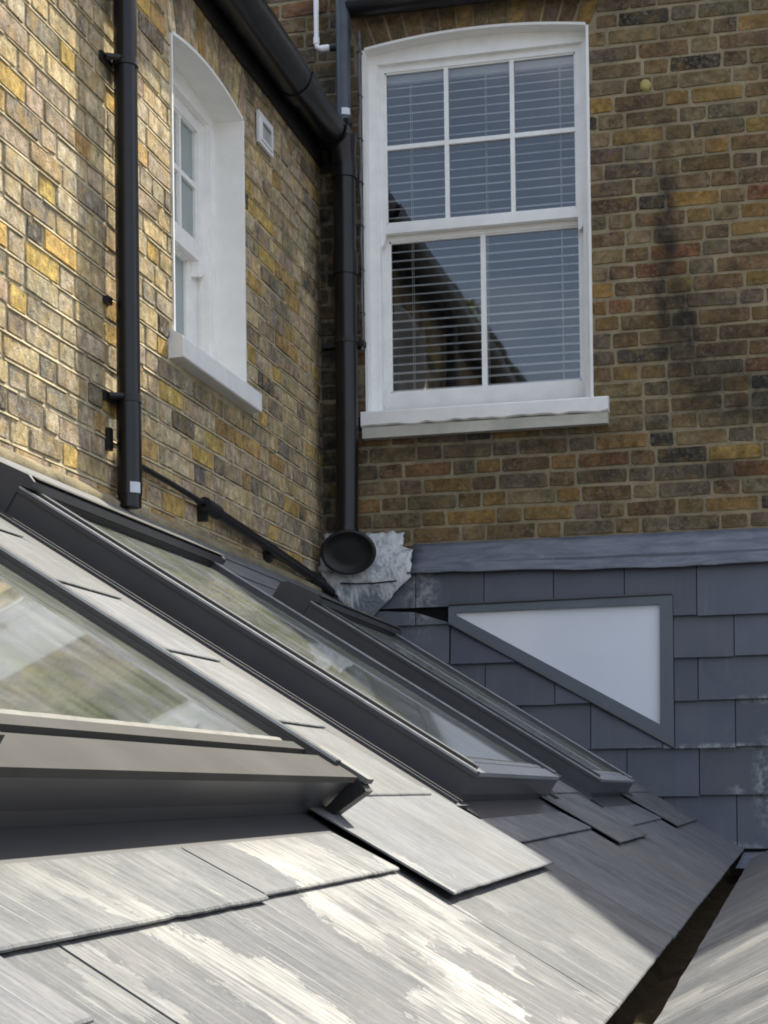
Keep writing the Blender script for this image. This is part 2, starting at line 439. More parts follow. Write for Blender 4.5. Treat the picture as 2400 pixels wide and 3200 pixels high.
def brick_geo(T, poly, rng, proud):
    """poly: 4 corners (u, w) in order; worn eight-sided face, chamfer, sides"""
    cx = sum(p[0] for p in poly) / 4; cw = sum(p[1] for p in poly) / 4
    out = []
    for i in range(4):
        a = poly[i]; pr = poly[i - 1]; nx = poly[(i + 1) % 4]
        def tow(b, k):
            L = math.hypot(b[0] - a[0], b[1] - a[1]) or 1
            return (a[0] + (b[0] - a[0]) / L * k, a[1] + (b[1] - a[1]) / L * k)
        out.append(tow(pr, rng.uniform(.002, .009))); out.append(tow(nx, rng.uniform(.002, .009)))
    out = [(x + rng.uniform(-.0026, .0026), y + rng.uniform(-.0026, .0026)) for x, y in out]
    tu, tw = rng.uniform(-.012, .012), rng.uniform(-.02, .02)
    V = []
    for lev in range(3):
        for x, y in out:
            dx, dy = cx - x, cw - y; L = math.hypot(dx, dy) or 1
            k = .0028 if lev == 0 else 0
            X, Y = x + dx / L * k, y + dy / L * k
            nn = (proud + tu * (X - cx) + tw * (Y - cw)) if lev == 0 else (proud - .003 if lev == 1 else -.014)
            V.append(T(X, nn, Y))
    F = [tuple(range(8))] + [(i, 8 + i, 8 + (i + 1) % 8, (i + 1) % 8) for i in range(8)] + [(8 + i, 16 + i, 16 + (i + 1) % 8, 8 + (i + 1) % 8) for i in range(8)]
    return V, F

def build_bricks(wall, T, courses, soldiers, cut, pal, mat, rng, colfn=None):
    items = []
    for (u0, u1, wlo, whi, ci) in courses:
        u = u0 - rng.uniform(0, .2)
        k = ci % 2
        while u < u1:
            L = (.2150 if k % 2 == 0 else .1025) + rng.uniform(-.006, .006)
            if rng.random() < .12: k += 1
            a, b = u, u + L
            u = b + rng.uniform(.011, .016); k += 1
            segs = [(max(a, u0), min(b, u1))]
            for ca, cb in cut((wlo + whi) / 2, wlo, whi):
                ns = []
                for x, y in segs:
                    if cb <= x or ca >= y: ns.append((x, y)); continue
                    if ca - x > .02: ns.append((x, ca))
                    if y - cb > .02: ns.append((cb, y))
                segs = ns
            for x, y in segs:
                if y - x < .025: continue
                j = lambda: rng.uniform(-.0026, .0026)
                items.append([(x, wlo + j()), (y, wlo + j()), (y, whi + j()), (x, whi + j())])
    items += soldiers
    sized = []
    for poly in items:
        P = [T(a, 0, b) for a, b in poly]
        q = [inframe(p) for p in P]
        ar = 0
        if all(q):
            ar = abs(sum(q[i][0] * q[(i + 1) % 4][1] - q[(i + 1) % 4][0] * q[i][1] for i in range(4))) / 2
            mx = sum(t[0] for t in q) / 4; my = sum(t[1] for t in q) / 4
            if not (-40 < mx < 2440 and -40 < my < 3240): ar = 0
        sized.append((ar, poly))
    sized.sort(key=lambda t: -t[0])
    rest = MB()
    for i, (ar, poly) in enumerate(sized):
        proud = rng.uniform(-.0005, .0035)
        V, F = brick_geo(T, poly, rng, proud)
        col = pick(rng, pal)
        if colfn: col = colfn(poly, col, rng)
        if i < 300 and ar > 0:
            mk('brick', V, F, mat, wall, col=col)
        else:
            rest.add(V, F); rest.col += [col] * len(V)
    if rest.V:
        o = rest.build('brickwork', mat, wall)
        o['kind'] = 'stuff'

def arch(a, b, zs, rise, n=14):
    """points of a shallow arch from a to b"""
    out = []
    for i in range(n + 1):
        t = i / n
        out.append((a + (b - a) * t, zs + rise * (1 - (2 * t - 1) ** 2)))
    return out
def wall_sheet(T, name, mat, parent, u0, u1, w0, top, op, dep=-.0035):
    """mortar backing with one arched opening; top(u) gives the wall's top"""
    a, b, z0, zs, rise = op
    mb = MB(lambda u, n_, w_: T(u, n_, w_))
    def strip(x0, x1, zl, zh0, zh1): mb.quad((x0, dep, zl), (x1, dep, zl), (x1, dep, zh1), (x0, dep, zh0))
    def cols(x0, x1, k):
        for i in range(k):
            p, q = x0 + (x1 - x0) * i / k, x0 + (x1 - x0) * (i + 1) / k
            yield p, q
    brk = [u0, u1]
    for p, q in cols(u0, a, 6): strip(p, q, w0, top(p), top(q))
    for p, q in cols(b, u1, 6): strip(p, q, w0, top(p), top(q))
    mb.quad((a, dep, w0), (b, dep, w0), (b, dep, z0), (a, dep, z0))
    ap = arch(a, b, zs, rise)
    for (p, zp), (q, zq) in zip(ap, ap[1:]):
        mb.quad((p, dep, zp), (q, dep, zq), (q, dep, top(q)), (p, dep, top(p)))
    return mb.build(name, mat, parent)
def soldiers(rng, a, b, zs, rise, h, pitch=.0755, ext=.02):
    n = round((b - a + 2 * ext) / pitch)
    out = []
    mid = (a + b) / 2
    for i in range(n):
        x0 = a - ext + (b - a + 2 * ext) * i / n; x1 = a - ext + (b - a + 2 * ext) * (i + 1) / n
        def zz(x):
            t = min(1, max(0, (x - a) / (b - a))); return zs + rise * (1 - (2 * t - 1) ** 2) + .006
        k0 = (x0 - mid) * .16; k1 = (x1 - mid) * .16
        g = .0055
        out.append([(x0 + g, zz(x0)), (x1 - g, zz(x1)), (x1 - g + k1, zz(x1) + h), (x0 + g + k0, zz(x0) + h)])
    return out

# ================================================================== BACK HOUSE (right wall)
house = tag(empty('brick_house', (-.8, YR, -6)), 'tall dark brown brick house with a white sash window above slate hung lower wall', 'building')
TR = lambda u, n_, w_: v3(u, YR - n_, w_)      # n_ = out of the wall towards the camera
W2 = (-1.855, -.838, 1.752, 3.418, .040)
def topR(u):  # out-of-view top, sloped to cast the shadow edge on wing and roof
    return 3.70 if u < -1.64 else 3.795 + .535 * (u + 1.46)
rng = random.Random(7)
wallR = wall_sheet(TR, 'wall', M_mortR, house, -4.2, 2.6, -.4, topR, W2)
cR0 = 3.3876
courses = []
k0 = math.floor((1.10 - cR0) / .075)
for k in range(k0, 5):
    lo = cR0 + .075 * k + .0078; courses.append((-2.9, .45, lo, lo + .0595, k))
def cutR(wm, wlo, whi):
    out = []
    a, b, z0, zs, rise = W2
    if z0 - .12 < wm < z0: out.append((-1.88, -.752))
    if z0 - .02 < wm < zs + .02: out.append((a - .014, b + .014))
    if zs - .01 < wm < zs + .24: out.append((a - .05, b + .05))
    return out
SR = soldiers(rng, W2[0], W2[1], W2[3], W2[4], .20)
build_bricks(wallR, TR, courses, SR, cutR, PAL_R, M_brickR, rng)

def sash_window(parent, T, op, D, name, spec, thick=.012, glass=None):
    """T(u, n, w): n positive = out of the wall. spec holds sizes of the sashes"""
    a, b, z0, zs, rise = op
    win = empty(name, T((a + b) / 2, 0, z0), parent)
    W = lambda u, d, w_: T(u, -d, w_)          # d = depth into the wall
    ap = arch(a, b, zs, rise)
    # painted reveal
    mb = MB(W)
    mb.box(a - thick, a, -.006, D, z0, zs); mb.box(b, b + thick, -.006, D, z0, zs)
    for (p, zp), (q, zq) in zip(ap, ap[1:]):
        V = [W(u, d, z) for (u, z) in ((p, zp), (q, zq), (q, zq + thick), (p, zp + thick)) for d in (-.006, D)]
        mb.add(V, [(0, 1, 3, 2), (2, 3, 5, 4), (4, 5, 7, 6), (6, 7, 1, 0), (0, 2, 4, 6), (1, 7, 5, 3)])
    mb.build('reveal', M_whitew, win)
    s = spec
    # box frame
    mb = MB(W)
    mb.box(a, s['fa'], D - .012, D + .12, z0, zs + .004); mb.box(s['fb'], b, D - .012, D + .12, z0, zs + .004)
    hd = [(p, z) for p, z in ap] + [(b, s['ft']), (a, s['ft'])]
    mb.prism(hd, D - .013, D + .12)
    # staff beads, a thinner line inside the frame
    mb.box(s['fa'], s['fa'] + .009, D - .004, D + .03, z0, s['ft']); mb.box(s['fb'] - .009, s['fb'], D - .004, D + .03, z0, s['ft'])
    mb.build('frame', M_white, win)
    def sash(nm, d, L, Rr, top, bot, gl, gr, gt, gb, vbars, hbars, bw):
        mb = MB(W); t = .038
        mb.box(L, gl, d, d + t, bot, top); mb.box(gr, Rr, d, d + t, bot, top)
        mb.box(gl, gr, d + .001, d + t - .001, gt, top); mb.box(gl, gr, d + .001, d + t - .001, bot, gb)
        # putty bevels
        for x0, x1, z_0, z_1 in ((gl, gl + .007, gb, gt), (gr - .007, gr, gb, gt)):
            mb.box(x0, x1, d + .008, d + .02, z_0, z_1)
        mb.box(gl, gr, d + .008, d + .02, gt - .007, gt); mb.box(gl, gr, d + .008, d + .02, gb, gb + .007)
        so_ = mb.build(nm, M_white, win)
        xs = [gl] + [x for v in vbars for x in (v - bw / 2, v + bw / 2)] + [gr]
        zs_ = [gb] + [x for h_ in hbars for x in (h_ - bw / 2, h_ + bw / 2)] + [gt]
        for v in vbars:
            m2 = MB(W); m2.box(v - bw / 2, v + bw / 2, d + .006, d + .03, gb, gt)
            m2.build('glazing_bar', M_white, win)
        for h_ in hbars:
            for i in range(0, len(xs), 2):
                m2 = MB(W); m2.box(xs[i], xs[i + 1], d + .0065, d + .0295, h_ - bw / 2, h_ + bw / 2)
                m2.build('glazing_bar', M_white, win)
        for i in range(0, len(xs), 2):
            for j in range(0, len(zs_), 2):
                e = .003
                m2 = MB(W); m2.quad((xs[i] - e, d + .02, zs_[j] - e), (xs[i + 1] + e, d + .02, zs_[j] - e), (xs[i + 1] + e, d + .02 + random.Random(i * 7 + j).uniform(-.0008, .0008), zs_[j + 1] + e), (xs[i] - e, d + .02, zs_[j + 1] + e))
                m2.build('pane', glass or M_glass, win)
    u = s['up']; l = s['lo']
    sash('upper_sash', D + .012, s['fa'], s['fb'], *u)
    sash('lower_sash', D + s.get('step', .055), s['fa'], s['fb'], *l)
    # sash horns under the meeting rail
    for x0, x1 in ((s['fa'], u[2]), (u[3], s['fb'])):
        mb = MB(W)
        z_ = u[1]
        mb.prism([(x0 + .004, z_ + .002), (x1 - .002, z_ + .002), (x1 - .006, z_ - .03), ((x0 + x1) / 2, z_ - .055), (x0 + .004, z_ - .06)] , D + .0125, D + .045)
        mb.build('sash_horn', M_white, win)
    # dark room behind
    mb = MB(W)
    dd = D + .13; e = .3
    mb.quad((a - e, dd + 1.2, z0 - e), (b + e, dd + 1.2, z0 - e), (b + e, dd + 1.2, zs + e), (a - e, dd + 1.2, zs + e))
    mb.quad((a - e, dd, z0 - e), (a - e, dd + 1.2, z0 - e), (a - e, dd + 1.2, zs + e), (a - e, dd, zs + e))
    mb.quad((b + e, dd, z0 - e), (b + e, dd + 1.2, z0 - e), (b + e, dd + 1.2, zs + e), (b + e, dd, zs + e))
    mb.quad((a - e, dd, zs + e), (b + e, dd, zs + e), (b + e, dd + 1.2, zs + e), (a - e, dd + 1.2, zs + e))
    mb.quad((a - e, dd, z0 - e), (b + e, dd, z0 - e), (b + e, dd + 1.2, z0 - e), (a - e, dd + 1.2, z0 - e))
    # front closing ring between frame and room
    mb.box(a - e, a, D + .121, dd, z0 - e, zs + e); mb.box(b, b + e, D + .121, dd, z0 - e, zs + e)
    mb.box(a, b, D + .121, dd, zs, zs + e); mb.box(a, b, D + .121, dd, z0 - e, z0)
    mb.build('room_interior', M_room, win)
    return win

# (top, bottom, glass left, glass right, glass top, glass bottom, vertical bars, horizontal bars, bar width)
spec2 = dict(fa=-1.818, fb=-.862, ft=3.380,
    up=(3.382, 2.598, -1.785, -.899, 3.349, 2.643, (-1.4955, -1.190), (2.999,), .020),
    lo=(2.640, 1.762, -1.782, -.894, 2.574, 1.866, (-1.340,), (), .024))
win2 = sash_window(house, TR, W2, .085, 'sash_window', spec2)
rs = random.Random(3)
mb = MB(TR)
# upper white nosing with a ragged painted lower edge, then cream stone with its shade painted in as grey
xs = [-1.878 + (1.121) * i / 26 for i in range(27)]
V = []; F = []
for i, x in enumerate(xs):
    e = rs.uniform(-.006, .006)
    for nn, zz in ((-.09, 1.770), (.058, 1.742), (.062, 1.736), (.061, 1.682 + e), (.0505, 1.676 + e), (-.004, 1.676)):
        V.append(TR(x, nn, zz))
for i in range(26):
    for k in range(5): F.append((i * 6 + k, i * 6 + k + 1, (i + 1) * 6 + k + 1, (i + 1) * 6 + k))
F += [tuple(range(6)), tuple(26 * 6 + k for k in range(5, -1, -1))]
mb.add(V, F)
mb.build('sill', M_white, win2)
mb = MB(TR)
mb.prism([(-1.875, 1.672), (-.76, 1.672), (-.76, 1.625), (-1.875, 1.622)], -.004, .050)
so_ = mb.build('sill', M_cream, win2); so_['label'] = 'cream stone underside of the sill with its shade painted in'

# venetian blind
bl = tag(empty('venetian_blind', (-1.34, YR + .17, 3.36)), 'white venetian blind with open slats hanging inside the sash window above the slates', 'blind')
mb = MB(lambda x, y, z: v3(x, YR + y, z)); mb.box(-1.80, -.88, .165, .195, 3.325, 3.365); mb.build('head_rail', M_slat, bl)
base = None
z = 3.30; i = 0
while z > 1.885:
    if base is None:
        mb = MB()
        n_ = 6
        prof = [(.163 + .035 * t, -.0042 + .015 * t + .004 * (1 - (2 * t - 1) ** 2)) for t in [q / n_ for q in range(n_ + 1)]]
        V = [v3(x, YR + y, dz) for x in (-1.803, -.877) for y, dz in prof] + [v3(x, YR + y, dz - .0012) for x in (-1.803, -.877) for y, dz in prof]
        F = []
        for q in range(n_):
            F.append((q, q + 1, n_ + 1 + q + 1, n_ + 1 + q)); k_ = 2 * (n_ + 1)
            F.append((k_ + q, k_ + n_ + 1 + q, k_ + n_ + 2 + q, k_ + q + 1))
        F.append((0, n_ + 1, 3 * (n_ + 1), 2 * (n_ + 1))); F.append((n_, 3 * (n_ + 1) - 1, 4 * (n_ + 1) - 1, 2 * (n_ + 1) - 1))
        base = mk('slat', V, F, M_slat, bl, v3(-1.34, YR + .18, 0), True)
        o = base
    else:
        o = base.copy(); C.objects.link(o)
    o.location = v3(-1.34, YR + .18, z) - WL[bl.name]
    o.rotation_euler = (rs.uniform(-.04, .04), rs.uniform(-.0015, .0015), 0)
    z -= .0405; i += 1
for x in (-1.677, -1.323, -.979):
    mb = MB()
    mb.tube([(x, YR + .163, 3.33), (x, YR + .163, 1.88)], .0011, 6); mb.tube([(x, YR + .199, 3.33), (x, YR + .199, 1.88)], .0011, 6)
    mb.build('ladder_cord', M_slat, bl)
mb = MB(lambda x, y, z: v3(x, YR + y, z)); mb.box(-1.803, -.877, .166, .196, 1.872, 1.884); mb.build('bottom_rail', M_slat, bl)

# black gutter over the window
g2 = MB()
prof = [(math.cos(t), math.sin(t)) for t in [math.pi + math.pi * q / 12 for q in range(13)]]
V = []; 
for x in (-1.90, -.55):
    V += [v3(x, YR - .075 + .062 * c_, 3.605 + .062 * s_) for c_, s_ in prof]
    V += [v3(x, YR - .075 + .058 * c_, 3.605 + .058 * s_) for c_, s_ in reversed(prof)]
n_ = 26
g2.add(V, [(q, (q + 1) % n_, n_ + (q + 1) % n_, n_ + q) for q in range(n_)], True)
g2.add([V[q] for q in range(13)], [tuple(range(13))])
gt = g2.build('gutter', M_black)
tag(gt, 'black half round gutter running over the arched head of the white sash window', 'gutter')

# lead flashing between brick and hung slates
mb = MB(lambda x, y, z: v3(x, y, z))
rs = random.Random(5)
nx, nz = 40, 7
V = []
for i in range(nx + 1):
    x = -1.655 + (1.05 + 1.655) * i / nx
    low = .979 + .010 * math.sin(x * 3.1) + rs.uniform(-.003, .003)
    for j in range(nz + 1):
        t = j / nz
        y = (YR - .006) + ((YS - .030) - (YR - .006)) * t
        z = 1.136 + (low - 1.136) * t
        y += rs.uniform(-.0012, .0012) - (.006 if j == nz else 0)
        V.append(v3(x, y, z))
F = [(i * (nz + 1) + j, i * (nz + 1) + j + 1, (i + 1) * (nz + 1) + j + 1, (i + 1) * (nz + 1) + j) for i in range(nx) for j in range(nz)]
lead = mk('lead_flashing', V, F, M_lead, house, smooth=True)
sm = lead.modifiers.new('thickness', 'SOLIDIFY'); sm.thickness = .004

# slate hung wall
clad = empty('slate_cladding', (-.8, YS, .3), house)
mb = MB(); mb.box(-2.06, 2.0, YS + .012, YR - .01, -.40, 1.02); mb.build('backing_board', M_dark, clad)
rows = [(1.03, .755), (.755, .578), (.578, .390), (.390, .188), (.188, -.018), (-.018, -.246)]
hypA, hypB = v3(-1.473, 0, .764), v3(-.487, 0, .193)
def zhyp(x): return .764 + (x + 1.473) * (.193 - .764) / (.986)
def clip(poly, f):
    out = []
    for i in range(len(poly)):
        a, b = poly[i], poly[(i + 1) % len(poly)]; fa, fb = f(a), f(b)
        if fa >= 0: out.append(a)
        if (fa >= 0) != (fb >= 0):
            t = fa / (fa - fb); out.append((a[0] + (b[0] - a[0]) * t, a[1] + (b[1] - a[1]) * t))
    return out
roofz = lambda x: RO.z - math.tan(TH) * (x - XL)
rs = random.Random(11)
def slate_piece(poly, top, bot):
    if len(poly) < 3: return
    ar = abs(sum(poly[i][0] * poly[(i + 1) % len(poly)][1] - poly[(i + 1) % len(poly)][0] * poly[i][1] for i in range(len(poly)))) / 2
    if ar < .0006: return
    p0 = rs.uniform(.0, .004)
    def yy(z): return YS + .008 - (.019 + p0) * (top - z) / (top - bot)
    n = len(poly)
    V = [v3(x, yy(z), z) for x, z in poly] + [v3(x, yy(z) + .0055, z) for x, z in poly]
    F = [tuple(range(n)), tuple(range(2 * n - 1, n - 1, -1))] + [(i, n + i, n + (i + 1) % n, (i + 1) % n) for i in range(n)]
    g = rs.uniform(.88, 1.14)
    mk('slate', V, F, M_cheek, clad, col=(g, g, g * rs.uniform(.97, 1.05)))
for r, (top, bot) in enumerate(rows):
    off = -.383 if r % 2 == 0 else -.228
    k = -7
    while off + .31 * k < 1.4:
        x0 = max(off + .31 * k + .002, -2.05); x1 = off + .31 * (k + 1) - .002
        k += 1
        if x1 < -2.04: continue
        dz = rs.uniform(-.003, .003); sk = rs.uniform(-.002, .002)
        poly = [(x0, bot + dz), (x1, bot + dz + sk), (x1, top + .004), (x0, top + .004)]
        b2 = bot
        below = clip(poly, lambda p: roofz(-99) if False else p[1] - (roofz(p[0]) - .06) if p[0] < -.25 else p[1] + .26)
        if len(below) < 3: continue
        # around the triangular window: keep parts under the slope, right of the frame, or above it
        parts = []
        L = clip(below, lambda p: -1.473 - p[0] if True else 0)          # left of the window
        if L:
            Lz = clip(L, lambda p: p[1] - (.836)); parts.append(Lz)         # above the dark slot
            Lb = clip(L, lambda p: .836 - p[1])
            # slot: triangle between (-1.69,.836), (-1.473,.836), (-1.473,.764)
            Lb = clip(Lb, lambda p: (.836 + (p[0] + 1.69) * (.764 - .836) / (.217)) - p[1] if p[0] > -1.69 else .836 - p[1] + .0001)
            parts.append(Lb)
        Mid = clip(clip(below, lambda p: p[0] + 1.473), lambda p: -.484 - p[0])
        if Mid:
            parts.append(clip(Mid, lambda p: p[1] - .848)); parts.append(clip(Mid, lambda p: zhyp(p[0]) - .002 - p[1]))
        Rt_ = clip(below, lambda p: p[0] + .484); parts.append(Rt_)
        # merge upper pieces is not needed: each is cut from one slate
        for q in parts:
            if len(q) >= 3: slate_piece(q, top, bot)

# triangular window
tw = empty('triangular_window', (-.9, YS, .5), house)
OT = [(-1.472, .836), (-.486, .848), (-.488, .193), (-1.473, .762)]
IN = [(-1.440, .806), (-.541, .810), (-.547, .290), (-1.440, .797)]
def off_frame(y0, y1, mat, nm):
    V = []; F = []
    for y in (y0, y1):
        V += [v3(x, y, z) for x, z in OT] + [v3(x, y, z) for x, z in IN]
    for i in range(4):
        j = (i + 1) % 4
        F += [(i, j, 4 + j, 4 + i), (8 + i, 12 + i, 12 + j, 8 + j), (i, 8 + i, 8 + j, j), (4 + i, 4 + j, 12 + j, 12 + i)]
    return mk(nm, V, F, mat, tw)
off_frame(YS - .016, YS + .010, M_frameg, 'frame')
V = [v3(x, YS + .004, z) for x, z in IN]
mk('pane', V, [(0, 1, 2, 3)], M_frost, tw)
mb = MB()
# small drip bead along the head and down the slope
mb.tube([(-1.47, YS - .018, .842), (-.488, YS - .018, .853)], .005, 8); mb.tube([(-1.47, YS - .016, .758), (-.488, YS - .016, .188)], .005, 8)
mb.build('bead', M_alu, tw)

# unseen roof of the back house, following the wall top shaped for the shadow
mb = MB()
V = [v3(-4.2, YR + .02, 3.70), v3(-1.64, YR + .02, 3.70), v3(2.6, YR + .02, topR(2.6)), v3(2.6, YR + 5, topR(2.6)), v3(-1.64, YR + 5, 3.70), v3(-4.2, YR + 5, 3.70)]
mb.add(V, [(0, 1, 4, 5), (1, 2, 3, 4)])
mb.build('roof', M_cheek, house, col=(1, 1, 1))

# ================================================================== LEFT WING
wing = tag(empty('brick_wing', (XL, 5.5, -6)), 'sunlit yellow stock brick wing on the left with a small recessed white sash window', 'building')
TL = lambda u, n_, w_: v3(XL + n_, u, w_)
W1 = (5.605, 6.395, 1.625, 2.672, .040)
wallL = wall_sheet(TL, 'wall', M_mortL, wing, .6, YR - .004, .70, lambda u: 3.02, W1)
rng = random.Random(21)
cL0 = 2.0294
courses = []
for k in range(-16, 13):
    lo = cL0 + .075 * k + .0078; courses.append((1.6, YR - .012, lo, lo + .0595, k))
def cutL(wm, wlo, whi):
    out = []
    a, b, z0, zs, rise = W1
    if 1.52 < wm < 1.625: out.append((5.555, 6.465))
    if z0 - .02 < wm < zs + .02: out.append((a - .014, b + .014))
    if zs - .01 < wm < zs + .23: out.append((a - .05, b + .05))
    return out
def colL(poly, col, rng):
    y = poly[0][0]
    # bricks get gradually darker along the wing towards the corner
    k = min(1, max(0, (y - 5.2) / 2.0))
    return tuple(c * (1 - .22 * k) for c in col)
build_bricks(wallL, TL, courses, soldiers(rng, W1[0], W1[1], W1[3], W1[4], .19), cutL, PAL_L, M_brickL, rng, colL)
# struck pointing: thin proud ledges of mortar in the bed joints
mb = MB(TL); rs = random.Random(8)
a, b = W1[0], W1[1]
for k in range(-15, 12):
    zc = cL0 + .075 * k
    if zc > 2.88: continue
    holes = []
    if 1.50 < zc < 1.64: holes = [(5.53, 6.49)]
    elif 1.6 < zc < 2.66: holes = [(a - .016, b + .016)]
    elif zc >= 2.66: holes = [(a - .07, b + .07)]
    spans = [(2.0, YR - .02)] if not holes else [(2.0, holes[0][0]), (holes[0][1], YR - .02)]
    for ua, ub in spans:
        u = ua
        while u < ub - .01:
            u2 = min(u + rs.uniform(.12, .5), ub)
            pr = rs.uniform(.001, .0052) if rs.random() < .8 else -.001
            dz = rs.uniform(-.0015, .0015)
            V = [TL(u, -.003, zc + .0065 + dz), TL(u2, -.003, zc + .0065 + dz), TL(u2, pr, zc - .004), TL(u, pr, zc - .004), TL(u, -.003, zc - .0065), TL(u2, -.003, zc - .0065)]
            mb.add(V, [(0, 1, 2, 3), (3, 2, 5, 4), (0, 3, 4), (1, 5, 2)])
            u = u2 + rs.uniform(0, .03)
po = mb.build('pointing', M_mortL, wing); po['kind'] = 'stuff'

spec1 = dict(step=.046, fa=5.640, fb=6.330, ft=2.640,
    up=(2.642, 2.085, 5.700, 6.255, 2.590, 2.155, (5.885, 6.075), (2.372,), .020),
    lo=(2.150, 1.640, 5.705, 6.235, 2.080, 1.735, (5.96,), (), .022))
win1 = sash_window(wing, TL, W1, .124, 'sash_window', spec1, glass=M_obsc)
mb = MB(TL)
V = []
for u in (5.558, 6.462):
    for nn, zz in ((-.14, 1.642), (-.002, 1.628), (.046, 1.600), (.050, 1.594), (.050, 1.528), (.046, 1.524), (-.004, 1.522), (-.14, 1.60)):
        V.append(TL(u, nn, zz))
mb.add(V, [(k, (k + 1) % 8, 8 + (k + 1) % 8, 8 + k) for k in range(8)] + [tuple(range(8)), tuple(range(15, 7, -1))])
mb.build('sill', M_white, win1)
# eaves board and tiled roof over the wing
mb = MB(TL); mb.box(1.0, YR - .02, -.06, .018, 2.895, 3.05); mb.build('fascia_board', M_black2, wing)
mb = MB(); mb.add([v3(XL + .05, .6, 3.07), v3(XL + .05, YR - .01, 3.07), v3(XL - 3, YR - .01, 4.1), v3(XL - 3, .6, 4.1)], [(0, 1, 2, 3)]); mb.build('roof', M_cheek, wing, col=(1, 1, 1))

# vent plate
vt = tag(empty('wall_vent', (XL, 6.67, 2.72)), 'small white square vent plate on the brick beside the recessed window', 'vent')
mb = MB(TL); mb.box(6.575, 6.770, .004, .016, 2.655, 2.785); mb.build('plate', M_upvc, vt)
mb = MB(TL)
mb.box(6.598, 6.748, .016, .021, 2.752, 2.765); mb.box(6.598, 6.748, .016, .021, 2.672, 2.684); mb.box(6.598, 6.612, .016, .021, 2.684, 2.752); mb.box(6.734, 6.748, .016, .021, 2.684, 2.752)
mb.build('rim', M_upvc, vt)
for k in range(4):
    mb = MB(TL); z_ = 2.690 + .016 * k
    mb.add([TL(6.613, .016, z_ + .012), TL(6.733, .016, z_ + .012), TL(6.733, .022, z_), TL(6.613, .022, z_)], [(0, 1, 2, 3)])
    mb.build('louvre', M_upvc if k != 3 else M_cable, vt)

# big black gutter along the wing
gw = tag(empty('eaves_gutter', (XL + .08, 4.5, 3.0)), 'thick black half round eaves gutter with joint collars along the left wing', 'gutter')
def gutter_len(y0, y1, r, nm, par):
    cx, cz = XL + .093, 3.008
    mb = MB(); pr = [(math.cos(t), math.sin(t)) for t in [math.pi + math.pi * q / 16 for q in range(17)]]
    V = []
    for y in (y0, y1):
        V += [v3(cx + r * c_, y, cz + r * s_) for c_, s_ in pr] + [v3(cx + (r + .004), y, cz + .006)]
        V += [v3(cx + (r - .006), y, cz + .006)] + [v3(cx + (r - .005) * c_, y, cz + (r - .005) * s_) for c_, s_ in reversed(pr)]
    n_ = len(V) // 2
    mb.add(V, [(q, (q + 1) % n_, n_ + (q + 1) % n_, n_ + q) for q in range(n_)], True)
    mb.add([V[q] for q in range(n_)], [tuple(range(n_))]); mb.add([V[n_ + q] for q in range(n_)], [tuple(range(n_))])
    return mb.build(nm, M_black, par)
gutter_len(1.5, 6.86, .083, 'trough', gw)
gutter_len(6.86, 7.50, .075, 'trough', gw)
gutter_len(6.80, 6.90, .088, 'collar', gw)
gutter_len(7.38, 7.47, .084, 'collar', gw)
mb = MB(); mb.add([v3(XL + .093 + .075 * math.cos(math.pi + math.pi * q / 16), 7.50, 3.008 + .075 * math.sin(math.pi + math.pi * q / 16)) for q in range(17)], [tuple(range(17))]); mb.build('end_cap', M_black, gw)
mb = MB()
mb.tube([(XL + .125, 7.455, 2.985), (XL + .132, 7.465, 2.90), (XL + .140, 7.47, 2.84)], [.075, .062, .056], 24)
mb.build('outlet', M_black, gw)
mb = MB(); mb.tube([(XL + .165, 7.40, 3.04), (XL + .175, 7.44, 3.055), (XL + .165, 7.48, 3.04)], .014, 10); mb.build('clip', M_black2, gw)

# ------------------------------------------------------------------ pipes
def clampring(mb, p, r, ax=v3(0, 0, 1)):
    mb.tube([p - ax * .012, p + ax * .012], r, 24)
dp = tag(empty('downpipe', (XL + .055, 5.035, .93)), 'black downpipe standing alone on the sunlit brick left of the small window', 'pipe')
PX = XL + .057; PY = 5.035
mb = MB(); mb.tube([(PX, PY, .915), (PX, PY, 2.945)], .0372, 32); mb.build('pipe', M_black, dp)
mb = MB(); mb.tube([(PX, PY, .955), (PX, PY, 1.245)], .0395, 32); mb.build('socket', M_black, dp)
for zz in (2.325, 1.258):
    mb = MB(); clampring(mb, v3(PX, PY, zz), .0415)
    mb.box(XL + .002, XL + .014, PY - .085, PY + .06, zz - .014, zz + .014)
    mb.tube([(XL + .02, PY - .07, zz), (PX, PY - .046, zz)], .010, 10)
    mb.build('bracket', M_black2, dp)
mb = MB(); mb.box(XL + .002, XL + .018, PY - .068, PY - .03, 1.55, 1.572); mb.build('bracket', M_black2, dp)
mb = MB(); mb.box(XL + .002, XL + .016, PY - .060, PY - .03, 1.09, 1.16); mb.build('bracket', M_black2, dp)
# sticker wraps the side facing the camera
def wrap_label(par, px, py, pz, r, a0, a1, h):
    V = []; n_ = 8
    for i in range(n_ + 1):
        t = a0 + (a1 - a0) * i / n_
        V += [v3(px + r * math.cos(t), py + r * math.sin(t), pz), v3(px + r * math.cos(t), py + r * math.sin(t), pz + h)]
    mk('label', V, [(2 * i, 2 * i + 2, 2 * i + 3, 2 * i + 1) for i in range(n_)], M_label, par, smooth=True)
wrap_label(dp, PX, PY, .957, .0400, R(-66), R(-12), .034)

